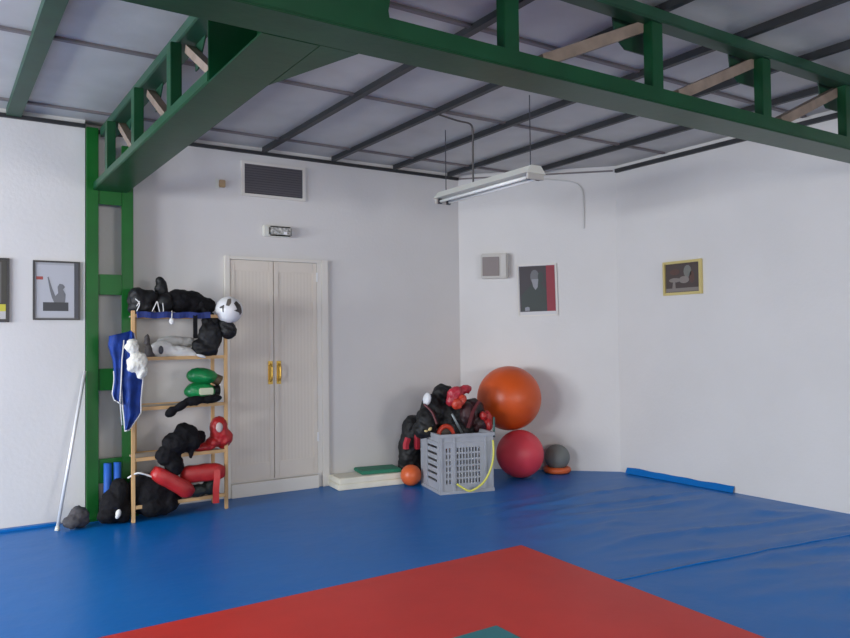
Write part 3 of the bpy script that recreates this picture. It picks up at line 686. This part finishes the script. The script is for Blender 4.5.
for z0, z1, o_ in ((.505,.535,.014),(.455,.463,.008),(.0,.03,.008)):
    bm = bmesh.new()
    ring = prism([(-o_,-o_),(CW+o_,-o_),(CW+o_,CD+o_),(-o_,CD+o_)], z0, z1, bm); bmesh.ops.delete(bm, geom=[f for f in bm.faces if abs(f.normal.z) > .9 or len(f.verts) == 4 and len({round(v.co.z,4) for v in f.verts}) == 1], context='FACES_ONLY')
    inn = [[bm.verts.new((x,y,z)) for x,y in ((-.0005,-.0005),(CW+.0005,-.0005),(CW+.0005,CD+.0005),(-.0005,CD+.0005))] for z in (z0,z1)]
    bm.verts.ensure_lookup_table(); out = [[bm.verts[i] for i in range(4)], [bm.verts[i] for i in range(4,8)]]
    for q in range(4):
        w = (q+1) % 4
        bm.faces.new((inn[0][q],inn[0][w],inn[1][w],inn[1][q])); bm.faces.new((out[0][q],out[0][w],inn[0][w],inn[0][q])); bm.faces.new((out[1][q],out[1][w],inn[1][w],inn[1][q]))
    link('rim', bm, PLAST, cr)
for x in (0,.128,.445,CW-.02): link('rib', boxes([(x,-.010,.031,x+.018,-.0005,.504)]), PLAST, cr)
for yy in (.0,.34,CD-.02): link('rib', boxes([(-.010,yy,.031,-.0005,yy+.016,.504)]), PLAST, cr)
cr.scale = (1, 1, 1.035)
# yellow rope over the front
Yc = 5.80
P = [at(493,440,5.62),at(493.5,455,5.60),at(491,468,5.60),at(486,479,5.61),at(479,486.5,5.62),at(470,491,5.645),at(463,488,5.67),at(457,484,5.69)]
tag(link('yellow_rope', sweep(smooth_path(P,5), circ(.010,8)), YELLOW, smooth=True), 'yellow rope hanging in a loop over the front of the grey crate', 'rope')
# gear in the crate
def gf(name, label, cat, parts, m, **k): return tag(fuse(name, parts, m, **k), label, cat)
gf('black_chest_guard', 'large black padded body guard heaped in the middle of the crate', 'body guard', [ell(at(450,415,6.12),(.20,.12,.16)), ell(at(433,410,6.14),(.12,.10,.15)), ell(at(428,420,6.1),(.12,.11,.12)), ell(at(452,400,6.15),(.13,.10,.11)), ell(at(443,394,6.15),(.11,.09,.09)), ell(at(425,428,6.1),(.12,.10,.09)), ell(at(458,430,6.05),(.18,.12,.10))], BLACK, wr=.022, wf=7, seed=31)
gf('black_mitt', 'black and dark red padded mitt at the right side of the crate', 'mitt', [ell(at(473,412,6.05),(.12,.10,.14)), ell(at(480,424,6.0),(.11,.09,.10)), ell(at(466,416,6.0),(.08,.08,.14))], mat('maroon_black', (.05,.008,.012), .5, var=.3, col2=(.008,.007,.008), vscale=6), wr=.014, wf=7, seed=32)
bgd = bpy.data.objects['black_chest_guard']
for q in ([at(479,401,5.93),at(473,412,5.90),at(468,428,5.88)], [at(424,404,6.03),at(432,412,5.97),at(437,424,5.93)]):
    link('strap', sweep(smooth_path(q,4), rectp(.035,.012)), mat('wine_strap', (.12,.02,.025), .6), bgd)
gl = gf('sparring_glove', 'crimson sparring glove on top of the heap in the crate', 'glove', [ell(at(455,394,6.0),(.085,.06,.07)), ell(at(464,390,6.0),(.06,.05,.045)), ell(at(451,400,6.0),(.05,.05,.06)), ell(at(468.5,390,6.0),(.025,.03,.035))], CRIMS, wr=.014, wf=14, seed=33)
gf('sparring_glove', 'orange-red sparring glove just below the crimson one in the crate', 'glove', [ell(at(457,404,5.95),(.055,.04,.055)), ell(at(462,399,5.95),(.04,.04,.055))], mat('orange_red_leatherette', (.55,.05,.025), .42, bump=.2), wr=.012, seed=34)
gf('sparring_glove', 'red sparring glove at the right rim of the crate by the ball', 'glove', [ell(at(487,418,5.92),(.045,.05,.075)), ell(at(483,416,5.90),(.03,.04,.045)), ell(at(489,425,5.90),(.03,.04,.06))], REDG, wr=.012, seed=35)
cdisc = at(427,399,6.05)
gf('white_disc', 'white oval pad at the upper left of the heap in the crate', 'pad', [ell(cdisc,(.035,.05,.065),(0,.2,0))], mat('white_pad', (.75,.75,.77), .5), vox=.008)
# ring-shaped focus pad
pm = thing('focus_pad', 'round focus pad with an orange-red rim and dark centre in the crate front', 'pad', at(446,437,6.0), crz)
rg = [(.082*math.cos(2*PI*i/28), .0, .105*math.sin(2*PI*i/28)) for i in range(28)]
link('rim', sweep(rg, circ(.024,10), closed=True, up=Vector((0,1,0))), mat('orange_red_rim', (.50,.045,.02), .45), pm, smooth=True)
bmf = sphere(1,24,12)
for vx in bmf.verts: vx.co = Vector((vx.co.x*.07, vx.co.y*.012+.01, vx.co.z*.092))
link('face', bmf, mat('dark_brown_leather', (.05,.03,.02), .5), pm, smooth=True)
tag(link('metal_rod', sweep([at(463,435,5.88),at(452,414,5.86)], circ(.012,8)), mat('grey_rod', (.22,.25,.26), .4, .4), smooth=True), 'short grey rod sticking up out of the crate front', 'rod')
tag(link('green_rod', sweep([at(494,437,5.80),at(494,417,5.80)], circ(.010,8)), mat('dark_teal_rod', (.06,.14,.13), .5), smooth=True), 'dark teal rod standing at the right front corner of the crate', 'rod')
gf('yellow_strap', 'small yellow and cream strap at the left front of the crate rim', 'strap', [ell(at(430,429,5.99),(.025,.02,.016),(0,-.7,0)), ell(at(426,431,5.99),(.02,.02,.012))], mat('ochre_cream', (.65,.50,.22), .6), vox=.006)
# bag left of the crate
bg = gf('striped_bag', 'black bag with crimson stripes slumped between wall and crate', 'bag', [ell((4.13,6.58,.14),(.13,.12,.14)), ell((4.14,6.58,.33),(.135,.12,.20)), ell((4.17,6.58,.50),(.12,.11,.16)), ell((4.12,6.57,.22),(.13,.11,.14))], BLACK, wr=.014, wf=9, seed=36, flat=.003)
for px_, tp in ((406,438),(417,425)):
    q = [at(px_+dx, tp+(449-tp)*f_, 6.44) for dx, f_ in ((2,0),(1,.3),(0,.6),(0,1))]
    link('stripe', sweep(smooth_path(q,4), rectp(.05,.04)), CRIMS, bg)
# ------------------------------------------------------------------ balls
ball_thing('exercise_ball', 'large orange exercise ball resting on the crimson ball against the wall', .338, (5.125,6.19,.808), ORANGE)
ball_thing('exercise_ball', 'crimson exercise ball on the floor under the large orange one', .245, (5.112,6.011,.246), CRIMB)
mb = ball_thing('medicine_ball', 'grey medicine ball with an orange underside right of the crimson ball', .135, (5.685,6.03,.165), GREYB)
bm = bmesh.new(); sweep([(.138*math.cos(2*PI*i/32),.138*math.sin(2*PI*i/32),0) for i in range(32)], rectp(.012,.05), bm, closed=True)
tr_ = thing('orange_ring', 'flat orange ring under the grey medicine ball on the floor', 'ring', (5.608,5.99,0))
rr_ = [(.112*math.cos(2*PI*i/32), .112*math.sin(2*PI*i/32), .036) for i in range(32)]; bm.free()
link('tube', sweep(rr_, circ(.034,12), closed=True), ORANGE2, tr_, smooth=True)
mb.location = (5.608,5.99,.167); mb['label'] = 'grey medicine ball sitting in an orange ring right of the crimson ball'
tr_['label'] = 'orange ring on the floor holding the grey medicine ball'
ball_thing('handball', 'small orange ball on the floor at the left side of the crate', .103, (3.975,6.325,.104), ORANGE2)

# ------------------------------------------------------------------ light: daylight through the windows
def area(name, loc, rot, sx, sy, power, col):
    l = bpy.data.lights.new(name, 'AREA'); l.shape = 'RECTANGLE'; l.size = sx; l.size_y = sy; l.energy = power; l.color = col
    o = bpy.data.objects.new(name, l); C.objects.link(o); o.location = loc; o.rotation_euler = rot; return o
for s in WIN_W: area('window_daylight', (W0+.03,(s[0]+s[1])/2,1.75), (0,math.radians(-90+14),0), 1.5, 1.9, 265, (.90,.95,1.0))
for s in WIN_S: area('window_daylight', ((s[0]+s[1])/2,S0+.03,1.75), (math.radians(90-14),0,0), 2.0, 1.5, 135, (1.0,.965,.92))
wd = bpy.data.worlds.new('World'); bpy.context.scene.world = wd; wd.use_nodes = True
wd.node_tree.nodes['Background'].inputs[0].default_value = (.75,.85,1,1); wd.node_tree.nodes['Background'].inputs[1].default_value = 1.0
vs = bpy.context.scene.view_settings; vs.view_transform = 'Standard'; vs.look = 'None'; vs.gamma = 1; vs.use_curve_mapping = False; vs.exposure = .15
